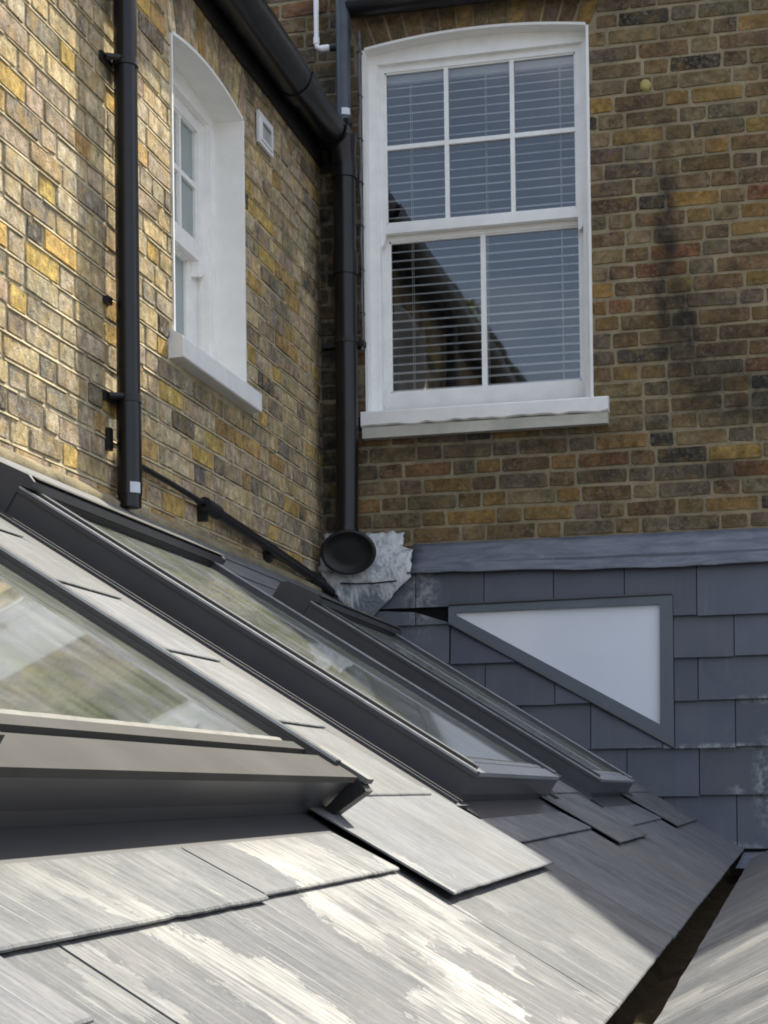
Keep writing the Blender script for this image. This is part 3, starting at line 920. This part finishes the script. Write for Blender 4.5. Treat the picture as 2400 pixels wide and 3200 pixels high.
cp = tag(empty('soil_pipe', (-1.93, 7.47, 1.15)), 'thick black corner pipe dropping from the gutter to the round boot beside the slates', 'pipe')
CX, CY = -1.932, 7.462
mb = MB(); mb.tube([(CX, CY - .035, 1.13), (CX, CY - .012, 1.35), (CX, CY, 1.6), (CX, CY, 2.92)], .0505, 36); mb.build('pipe', M_black, cp)
for za, zb, r_, yo_ in ((2.36, 2.46, .056, 0), (1.12, 1.20, .056, -.033), (2.80, 2.86, .058, 0)):
    mb = MB(); mb.tube([(CX, CY + yo_, za), (CX, CY + yo_, zb)], r_, 36); mb.build('socket', M_black, cp)
for zz in (2.06,):
    mb = MB(); clampring(mb, v3(CX, CY, zz), .0545); mb.box(-2.06, -1.86, YR - .05, YR - .003, zz - .012, zz + .012); mb.build('bracket', M_black2, cp)
# boot at the foot: shallow dish facing down and out
ax = v3(.12, -.90, -.25).normalized(); ctr = v3(-1.905, 7.350, 1.083)
x_ = ax.cross(v3(0, 0, 1)).normalized(); y_ = x_.cross(ax).normalized()
V = []; prof = [(.055, -.085), (.100, -.065), (.120, -.030), (.126, -.004), (.122, .006), (.112, .007), (.104, .001), (.097, -.006), (.06, -.006), (.0, -.004)]
n_ = 36
for r_, h_ in prof:
    for k in range(n_):
        t = 2 * math.pi * k / n_
        V.append(ctr + x_ * r_ * math.cos(t) + y_ * r_ * .80 * math.sin(t) + ax * h_)
F = [(i * n_ + k, i * n_ + (k + 1) % n_, (i + 1) * n_ + (k + 1) % n_, (i + 1) * n_ + k) for i in range(len(prof) - 1) for k in range(n_)]
mk('boot', V, F, M_black2, cp, smooth=True)

up = tag(empty('upper_downpipe', (-1.93, 7.47, 3.04)), 'slim blue grey downpipe at the top running down into the black gutter end', 'pipe')
mb = MB(); mb.tube([(-1.930, 7.462, 3.03), (-1.930, 7.462, 4.2)], .0330, 28); mb.build('pipe', M_bluegrey, up)
mb = MB(); mb.tube([(-1.930, 7.462, 3.035), (-1.930, 7.462, 3.10)], .0355, 28); mb.build('socket', M_bluegrey, up)
wrap_label(up, -1.930, 7.462, 3.083, .0362, R(-92), R(-25), .030)

ovp = tag(empty('overflow_pipe', (-2.06, YR - .03, 3.41)), 'thin white plastic overflow pipe bending into the top of the blue grey downpipe', 'pipe')
y0 = YR - .10
pts = [(-2.055, y0, 4.2), (-2.055, y0, 3.435), (-2.052, y0, 3.418), (-2.040, y0, 3.409), (-2.02, y0, 3.407), (-1.988, y0, 3.407)]
mb = MB(); mb.tube(pts, .0115, 16); mb.tube([(-2.055, y0, 3.43), (-2.055, y0, 3.46)], .0145, 16); mb.tube([(-2.035, y0, 3.407), (-1.995, y0, 3.407)], .0150, 16)
mb.build('pipe', M_upvc, ovp)
mb = MB(); mb.tube([(-1.990, y0, 3.407), (-1.955, y0, 3.407)], .017, 16); mb.build('grommet', M_black2, ovp)

cb = tag(empty('wall_cable', (-1.865, YR, 2.9)), 'grey clipped cable running down the brick right of the black corner pipe', 'cable')
mb = MB(); mb.tube([(-1.872 + .003 * math.sin(i * 1.7), YR - .030, 3.50 - .07 * i) for i in range(22)], .0075, 10); mb.build('cable', M_cable, cb)
for k in range(7):
    mb = MB(); mb.box(-1.882, -1.863, YR - .0385, YR - .001, 3.40 - .2 * k, 3.405 - .2 * k); mb.build('clip', M_black2, cb)

wp = tag(empty('waste_pipe', (XL + .04, 5.9, 1.04)), 'black waste pipe sloping along the foot of the wing wall to the corner', 'pipe')
X1 = XL + .036
mb = MB(); mb.tube([(X1 - .02, 5.08, 1.090), (X1 - .01, 5.5, 1.072), (X1, 5.86, 1.050)], .0105, 14); mb.build('thin_pipe', M_black, wp)
mb = MB(); mb.tube([(X1, 5.86, 1.048), (X1, 6.9, .985), (X1, 7.34, .955), (X1 + .03, 7.44, .915)], .0205, 20); mb.build('thick_pipe', M_black, wp)
mb = MB(); mb.tube([(X1, 5.80, 1.052), (X1, 5.94, 1.044)], .027, 20); mb.build('coupling', M_black2, wp)
mb = MB(); mb.tube([(X1, 7.22, .963), (X1, 7.36, .955)], .026, 20); mb.build('coupling', M_black2, wp)
for y_c, zc in ((5.83, 1.03), (6.62, .985)):
    mb = MB(); mb.box(XL + .002, X1, y_c - .012, y_c + .012, zc - .035, zc + .03); mb.build('bracket', M_black2, wp)

# flaking white painted lead patch around the boot
rs = random.Random(14)
V = []; nx, nz = 22, 22
def edge(t): return rs.uniform(-.012, .012)
cols_ = []
for i in range(nx + 1):
    for j in range(nz + 1):
        u = i / nx; v_ = j / nz
        z_ = 1.192 - .40 * v_
        xr = -1.690 if v_ < .22 else -1.640
        xr -= max(0, v_ - .55) * .42
        xl = -2.066 + max(0, v_ - .45) * .30
        x = xl + (xr - xl) * u + (edge(0) * .5 if i in (0, nx) else 0)
        zz = z_ + (rs.uniform(-.010, .014) if j in (0, nz) else 0)
        yy = (YR - .02) + ((YS - .025) - (YR - .02)) * min(1, v_ * 2.2)
        yy += rs.uniform(-.004, .004)
        V.append(v3(x, yy, zz))
F = [(i * (nz + 1) + j, (i + 1) * (nz + 1) + j, (i + 1) * (nz + 1) + j + 1, i * (nz + 1) + j + 1) for i in range(nx) for j in range(nz)]
pt = mk('lead_patch', V, F, M_patch, house, smooth=True); pt['label'] = 'crumpled lead patch smeared with flaking white paint'
sm = pt.modifiers.new('thickness', 'SOLIDIFY'); sm.thickness = .004
wr = MB(); wr.tube([(-1.96, YS - .045, .955), (-1.88, YS - .05, .948), (-1.80, YS - .05, .948), (-1.70, YS - .045, .955)], .004, 8)
tag(wr.build('loose_wire', M_black2), 'short dark wire lying across the flaking white patch under the boot', 'wire')

# yellow plug in the brick
V = []; rs = random.Random(2); n_ = 12
for r_, h_ in ((.026, -.004), (.025, .008), (.018, .014), (.008, .017)):
    for k in range(n_):
        t = 2 * math.pi * k / n_; q = r_ * rs.uniform(.9, 1.08)
        V.append(TR(-.578 + q * .95 * math.cos(t), h_, 3.118 + q * math.sin(t)))
F = [(i * n_ + k, i * n_ + (k + 1) % n_, (i + 1) * n_ + (k + 1) % n_, (i + 1) * n_ + k) for i in range(3) for k in range(n_)] + [tuple(range(36, 48))]
yo = mk('foam_plug', V, F, M_yellow, smooth=True)
tag(yo, 'small round yellow foam plug in the brick right of the sash window', 'plug')

# ================================================================== SLATED EXTENSION ROOF
ext = tag(empty('slated_extension', (-1.1, 3.5, -6)), 'low extension with a weathered slate roof and three roof windows against the brick wing', 'building')
roof = empty('roof', RP(1.1, 3.5), ext)
SK = [(.94, 2.08), (3.03, 4.17), (5.08, 6.22)]
S0, S1 = .62, 1.78
YEND = 7.45
TRF = lambda s, y, h: RP(s, y, h)
# deck under the slates with holes for the roof windows
mb = MB(TRF)
hD = (-.030, -.022)
mb.box(-.02, S0 + .02, -1.2, YEND, *hD); mb.box(S1 - .03, 2.20, -1.2, YEND, *hD)
ys = [-1.2] + [y for a_, b_ in SK for y in (a_ + .02, b_ - .02)] + [YEND]
for i in range(0, len(ys), 2): mb.box(S0 + .02, S1 - .03, ys[i], ys[i + 1], *hD)
mb.build('deck', M_dark, roof)
rs = random.Random(33)
def roof_slate(s0, s1, y0, y1, head=.09, lift=0.0, mat=None, ragged=True, par=None, h0=-.0125):
    """visible part s0..s1; slips under the slate above by head"""
    mat = mat or M_slate
    sh = s0 - head; g = .0025
    y0 += g; y1 -= g
    n = 26
    V = []; th = .0028
    def top(s): return h0 + .0070 * (s - sh) / (s1 - sh) + lift * max(0, (s - sh) / (s1 - sh))
    tailj = [(rs.uniform(-.0004, .0004) - (.0012 if rs.random() < .06 else 0)) if ragged else 0 for _ in range(n + 1)]
    sk = rs.uniform(-.002, .002)
    for i in range(n + 1):
        t = i / n; y = y0 + (y1 - y0) * t
        st = s1 + tailj[i] + sk * (t - .5) * 2
        V += [RP(sh, y, top(sh)), RP(st - .0022, y, top(s1) - .0), RP(st, y, top(s1) - .0011), RP(st + .0005, y, top(s1) - th), RP(sh, y, top(sh) - th * .5)]
    F = []
    for i in range(n):
        for k in range(5):
            F.append((i * 5 + k, i * 5 + (k + 1) % 5, (i + 1) * 5 + (k + 1) % 5, (i + 1) * 5 + k))
    F += [(4, 3, 2, 1, 0), tuple(n * 5 + k for k in range(5))]
    q = rs.uniform(.84, 1.16)
    mk('slate', V, F, mat, par or roof, col=(q, q * rs.uniform(.985, 1.01), q * rs.uniform(.95, 1.03)))
tails = [.215, .435, .655, .875, 1.095, 1.315, 1.537, 1.757, 1.985]
def cols_y(ya, yb, wdt, off):
    out = []; y = ya; first = True
    while y < yb - .02:
        nx_ = min(yb, y + (off if first and off > .08 else wdt)); first = False
        if yb - nx_ < .10: nx_ = yb
        out.append((y, nx_)); y = nx_
    return out
# above the roof windows
prev = -.02
for i, t in enumerate((.215, .435, .600)):
    for a_, b_ in cols_y(-1.2, YEND, .98, .49 if i % 2 else 0): roof_slate(max(prev, .0), t, a_, b_)
    prev = t
# between the roof windows
gaps = [(-1.2, .74, 1), (2.25, 2.83, 0), (4.37, 4.88, 0), (6.42, YEND, 0)]
for ya, yb, brd in gaps:
    prev = .600
    for i, t in enumerate((.655, .875, 1.095, 1.315, 1.537, 1.757)):
        if t == .655: prev = .600
        for a_, b_ in cols_y(ya, yb, .98, .49 if i % 2 else 0): roof_slate(prev, t, a_, b_, head=.09 if prev > .61 else .0)
        prev = t
# course that ends at 1.985 between the windows, 1.915 below them
roof_slate(1.757, 1.997, -.07, .91, lift=.003)
roof_slate(1.757, 1.997, -1.2, -.07, lift=.002)
roof_slate(1.826, 1.920, .915, 1.46, head=.0, lift=.0005, h0=-.0165)
roof_slate(1.826, 1.917, 1.46, 1.995, head=.0, lift=.0005, h0=-.0165)
roof_slate(1.757, 1.988, 2.0, 2.885, lift=.006)
roof_slate(1.826, 1.911, 2.89, 4.07, head=.0, lift=.0005, h0=-.0165)
roof_slate(1.757, 1.987, 4.075, 4.86, lift=.003)
roof_slate(1.826, 1.93, 4.865, 6.10, head=.0, lift=.0005, h0=-.0165)
roof_slate(1.757, 1.990, 6.10, YEND, lift=.003)
# eaves course
for a_, b_ in ((-1.2, .04), (.04, 1.02), (1.02, 2.0), (2.0, 2.97), (2.97, 3.92), (3.92, 4.86), (4.86, 5.82), (5.82, YEND)):
    roof_slate(1.90, 2.222, a_, b_, head=.0, lift=0.0, h0=-.0160)
# mortar fillet against the brick
rs2 = random.Random(6); V = []; n_ = 90
for i in range(n_ + 1):
    y = 1.0 + (YEND - 1.0) * i / n_
    k = rs2.uniform(-.005, .003)
    V += [v3(XL + .002, y, RO.z + .012 + k), RP(.045 + k, y, .006 + k * .3), RP(.05, y, -.01)]
F = []
for i in range(n_):
    F += [(3 * i, 3 * i + 1, 3 * i + 4, 3 * i + 3), (3 * i + 1, 3 * i + 2, 3 * i + 5, 3 * i + 4)]
mk('mortar_fillet', V, F, M_mortR, roof, smooth=True)
# body of the extension under the roof, and eaves fascia
mb = MB()
mb.prism([(XL + .01, RO.z - .06), (-.26, RO.z - .06 - math.tan(TH) * (-.27 - XL)), (-.26, -6), (XL + .01, -6)], -1.2, .80)
mb.box(XL + .01, -.26, .8, YEND, -6, -.62)
mb.box(-.275, -.26, .8, YEND, -.62, -.265)
mb.build('wall', M_dark, ext)
mb = MB(TRF); mb.box(2.185, 2.205, -1.2, YEND, -.075, -.031); mb.build('fascia_board', M_timber, ext)

def skylight(y0, y1, idx):
    sk = empty('roof_window', RP(1.2, (y0 + y1) / 2, .02), ext)
    T = TRF
    H = .050
    E = S1 if idx == 0 else S1 - .014
    OV = .020 if idx == 0 else .004
    mb = MB(T)
    mb.box(S0, E, y0, y0 + .050, -.021, .040); mb.box(S0, E, y1 - .050, y1, -.021, .040)
    mb.box(S0, S0 + .05, y0 + .05, y1 - .05, -.021, .040)
    mb.prism([(1.70, -.021), (E, -.021), (E + .004, .0), (E + OV, .040), (1.70, .040)], y0 + .05, y1 - .05)
    mb.prism([(E, -.021), (E + .004, .0), (E + OV, .040), (E, .040)], y0, y0 + .05); mb.prism([(E, -.021), (E + .004, .0), (E + OV, .040), (E, .040)], y1 - .05, y1)
    mb.build('frame', M_alu, sk)
    # side covers: an outer cap, a groove, an inner cap
    for sgn, ye in ((1, y0), (-1, y1)):
        def bx(a_, b_, h0, h1, s0=S0 + .10, s1=E + OV + .002):
            mb.box(s0, s1, *(sorted((ye + sgn * a_, ye + sgn * b_))), h0, h1)
        mb = MB(T); bx(-.003, .026, .038, H); bx(.031, .050, .036, H + .006, s1=E - .005); bx(.050, .056, .036, H - .004, s1=E - .03)
        mb.build('casing', M_alu if idx else M_alu2, sk)
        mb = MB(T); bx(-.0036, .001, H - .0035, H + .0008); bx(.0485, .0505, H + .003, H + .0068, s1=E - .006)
        mb.build('edge_trim', M_trim, sk)  # pale strips draw the edge highlights
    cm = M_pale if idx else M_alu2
    mb = MB(T)
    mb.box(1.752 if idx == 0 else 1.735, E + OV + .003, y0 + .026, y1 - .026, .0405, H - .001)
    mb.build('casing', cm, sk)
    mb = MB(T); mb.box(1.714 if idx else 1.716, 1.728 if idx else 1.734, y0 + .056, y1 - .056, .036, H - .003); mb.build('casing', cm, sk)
    # dirty sealant lip at the foot of the glass
    rs3 = random.Random(40 + idx); V = []; n_ = 40
    for i in range(n_ + 1):
        y = y0 + .056 + (y1 - y0 - .112) * i / n_
        V += [T(1.692 + rs3.uniform(-.0012, .0012), y, .0392), T(1.700, y, .0425 + rs3.uniform(0, .001)), T(1.713, y, .040)]
    mk('seal', V, [(3 * i + k, 3 * i + k + 1, 3 * i + 4 + k, 3 * i + 3 + k) for i in range(n_) for k in (0, 1)], M_seal, sk, smooth=True)
    mk('pane', [T(S0 + .10, y0 + .05, .0385), T(1.716, y0 + .05, .0385), T(1.716, y1 - .05, .0385), T(S0 + .10, y1 - .05, .0385)], [(0, 1, 2, 3)], M_glassS, sk)
    # hood over the pivot bar
    mb = MB(T)
    mb.prism([(S0 - .015, -.02), (S0 - .015, .050), (S0 + .005, .066), (S0 + .105, .078), (S0 + .122, .072), (S0 + .122, .056), (S0 + .10, .052), (S0 + .10, -.02)], y0 - .004, y1 + .004)
    mb.build('hood', M_alu, sk)
    mb = MB(T); mb.box(S0 + .106, S0 + .1225, y0 + .01, y1 - .01, .078, .0795); mb.build('edge_trim', M_alu2, sk)
    mb = MB(T); mb.box(S0 + .100, S0 + .116, y0 + .056, y1 - .056, .039, .054); mb.build('ventilation_bar', M_black2, sk)
    # lining below the glass
    q = [(S0 + .06, y0 + .06), (1.70, y0 + .06), (1.70, y1 - .06), (S0 + .06, y1 - .06)]
    V = [T(s_, y, .03) for s_, y in q] + [T(s_, y, -.16) for s_, y in q]
    mk('lining', V, [(0, 1, 5, 4), (1, 2, 6, 5), (2, 3, 7, 6), (3, 0, 4, 7), (4, 5, 6, 7)], M_shaft, sk)
    # side flashings and apron
    mb = MB(T)
    for ya_, yb_, r_ in ((y0 - .20, y0 - .004, (y0 - .10, y0 - .055)), (y1 + .004, y1 + .20, (y1 + .055, y1 + .10))):
        mb = MB(T); mb.box(S0 + .02, S1 + .01, ya_, yb_, -.021, -.010)
        for yy in r_: mb.box(S0 + .02, S1 + .005, yy - .003, yy + .003, -.0105, -.004)
        mb.build('flashing', M_flash_glare if idx == 0 else M_alu, sk)  # one metal: glare painted into the nearest strips, shade into the rest
    pass
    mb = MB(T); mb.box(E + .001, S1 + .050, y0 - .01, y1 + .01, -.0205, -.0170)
    mb.build('apron', M_alu, sk)  # apron dark and long so its colour carries the frame's shadow
    return sk
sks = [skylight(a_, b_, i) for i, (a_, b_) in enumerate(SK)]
# details only the nearest roof window shows
sk = sks[0]
mb = MB(TRF)
mb.prism([(1.735, .046), (1.808, .046), (1.822, .040), (1.800, -.012), (1.786, -.012), (1.796, .030), (1.735, .036)], 2.050, 2.086)
o = mb.build('corner_bracket', M_black2, sk)
mb = MB(TRF); mb.box(1.735, 1.815, 2.056, 2.087, .0465, .0535); mb.build('corner_cap', M_flash_glare, sk)
mb = MB(TRF); mb.box(1.772, 1.796, .95, 1.065, .049, .070); mb.build('lock_block', M_alu2, sk)

# ================================================================== VALLEY GUTTER AND OPPOSITE ROOF
vg = tag(empty('valley_gutter', (-.16, 3.5, -.36)), 'dark debris filled valley gutter between the two slate roofs', 'gutter')
mb = MB(); rs = random.Random(9)
mb.box(-.262, -.12, -1.2, 6.9, -.40, -.352)
mb.build('trough', M_timber, vg)
V = []; F = []
n_ = 120
for i in range(n_ + 1):
    y = -1.2 + 8.1 * i / n_
    for j in range(7):
        x = -.258 + .13 * j / 6
        V.append(v3(x, y, -.345 + rs.uniform(0, .018) + (.02 if j in (0, 6) else 0)))
F = [(i * 7 + j, i * 7 + j + 1, (i + 1) * 7 + j + 1, (i + 1) * 7 + j) for i in range(n_) for j in range(6)]
M_debris = mat_mortar('gutter_debris', (.060, .045, .028), [])
o = mk('silt', V, F, M_debris, vg, smooth=True)
mb = MB(); mb.box(-.138, -.115, -1.2, 6.35, -.40, -.268); mb.build('side_board', M_timber, vg)

opp = tag(empty('opposite_roof', (.3, 3.0, -.25)), 'sunlit slate roof slope rising to the right beyond the valley gutter', 'roof')
OA = R(30)
OS = v3(-math.cos(OA), 0, -math.sin(OA)); ON = v3(-math.sin(OA), 0, math.cos(OA))
def OP(s, y, h): return v3(-.146, y, -.254) - OS * s + ON * h          # s up the slope
rs = random.Random(17)
def opp_slate(s0, s1, y0, y1):
    n = 8; V = []
    y0 += .002; y1 -= .002
    for i in range(n + 1):
        y = y0 + (y1 - y0) * i / n; j = rs.uniform(-.002, .002)
        V += [OP(s1 + .09, y, -.010), OP(s0 + j, y, .004), OP(s0 + j, y, -.004), OP(s1 + .09, y, -.014)]
    F = [(i * 4 + k, i * 4 + (k + 1) % 4, (i + 1) * 4 + (k + 1) % 4, (i + 1) * 4 + k) for i in range(n) for k in range(4)] + [(3, 2, 1, 0), tuple(n * 4 + k for k in range(4))]
    q = rs.uniform(.85, 1.15)
    mk('slate', V, F, M_slateO, opp, col=(q, q, q))
for ci in range(4):
    s0 = .222 * ci; y = -1.1 + (0 if ci % 2 == 0 else .49)
    while y < 6.3:
        y2 = min(y + .98, 6.35)
        if ci == 0 and y < 1.5 < y2 + .4: pass
        opp_slate(s0, s0 + .222, y, y2); y = y2
mb = MB(lambda s, y, h: OP(s, y, h)); mb.box(.01, 1.0, -1.1, 6.34, -.05, -.016); mb.build('deck', M_dark, opp)
# lead lined flat at the far end of the valley
V = []; rs = random.Random(19)
for i in range(13):
    for j in range(8):
        V.append(v3(-.20 + 1.6 * i / 12, 6.30 + (YS - 6.30) * j / 7, -.262 + rs.uniform(-.003, .003) + (.05 if i == 0 else 0) * 0 - .02 * (1 - j / 7)))
F = [(i * 8 + j, (i + 1) * 8 + j, (i + 1) * 8 + j + 1, i * 8 + j + 1) for i in range(12) for j in range(7)]
o = mk('lead_flat', V, F, M_lead, None, smooth=True)
tag(o, 'small flat of bluish lead at the foot of the slate hung wall', 'lead sheet')

# ================================================================== WHAT STANDS BEHIND THE CAMERA (seen in the panes)
nb = MB()
nb.prism([(-16, -6), (-1.9, -6), (-1.9, 3.4), (-5.8, 9.1), (-16, 9.1)], -12, -6.5)
nh = nb.build('neighbouring_house', M_dslate)
tag(nh, 'dark gabled house opposite, seen only mirrored in the sash window panes', 'building')
tr = tag(empty('tree', (-3.3, -5.6, -6)), 'leafy yellow green tree mirrored in the lower panes of the sash window', 'tree')
mb = MB(); mb.tube([(-3.3, -5.6, -6), (-3.75, -5.6, 0), (-4.3, -5.6, 5.0)], [.22, .16, .03], 12); mb.build('trunk', M_bark, tr)
rs = random.Random(4); V = []; F = []
for (cx, cy, cz, r_) in ((-4.15, -5.6, 5.75, .36), (-3.9, -5.5, 5.95, .30), (-4.2, -5.6, 5.2, .36), (-4.5, -5.6, 4.5, .5), (-4.7, -5.6, 3.9, .6)):
    for q in range(420):
        d = v3(rs.gauss(0, 1), rs.gauss(0, 1), rs.gauss(0, 1)).normalized() * r_ * rs.random() ** .4
        p = v3(cx, cy, cz) + d
        a_ = v3(rs.gauss(0, 1), rs.gauss(0, 1), rs.gauss(0, 1)).normalized() * .04
        b_ = v3(rs.gauss(0, 1), rs.gauss(0, 1), rs.gauss(0, 1)).normalized() * .035
        k = len(V); V += [p - a_, p + b_, p + a_, p - b_]; F.append((k, k + 1, k + 2, k + 3))
mk('crown', V, F, M_leaf, tr)['kind'] = 'stuff'
mb = MB(); mb.quad((-600, -600, -6.02), (600, -600, -6.02), (600, 600, -6.02), (-600, 600, -6.02))
tag(mb.build('ground', M_ground), kind='structure')
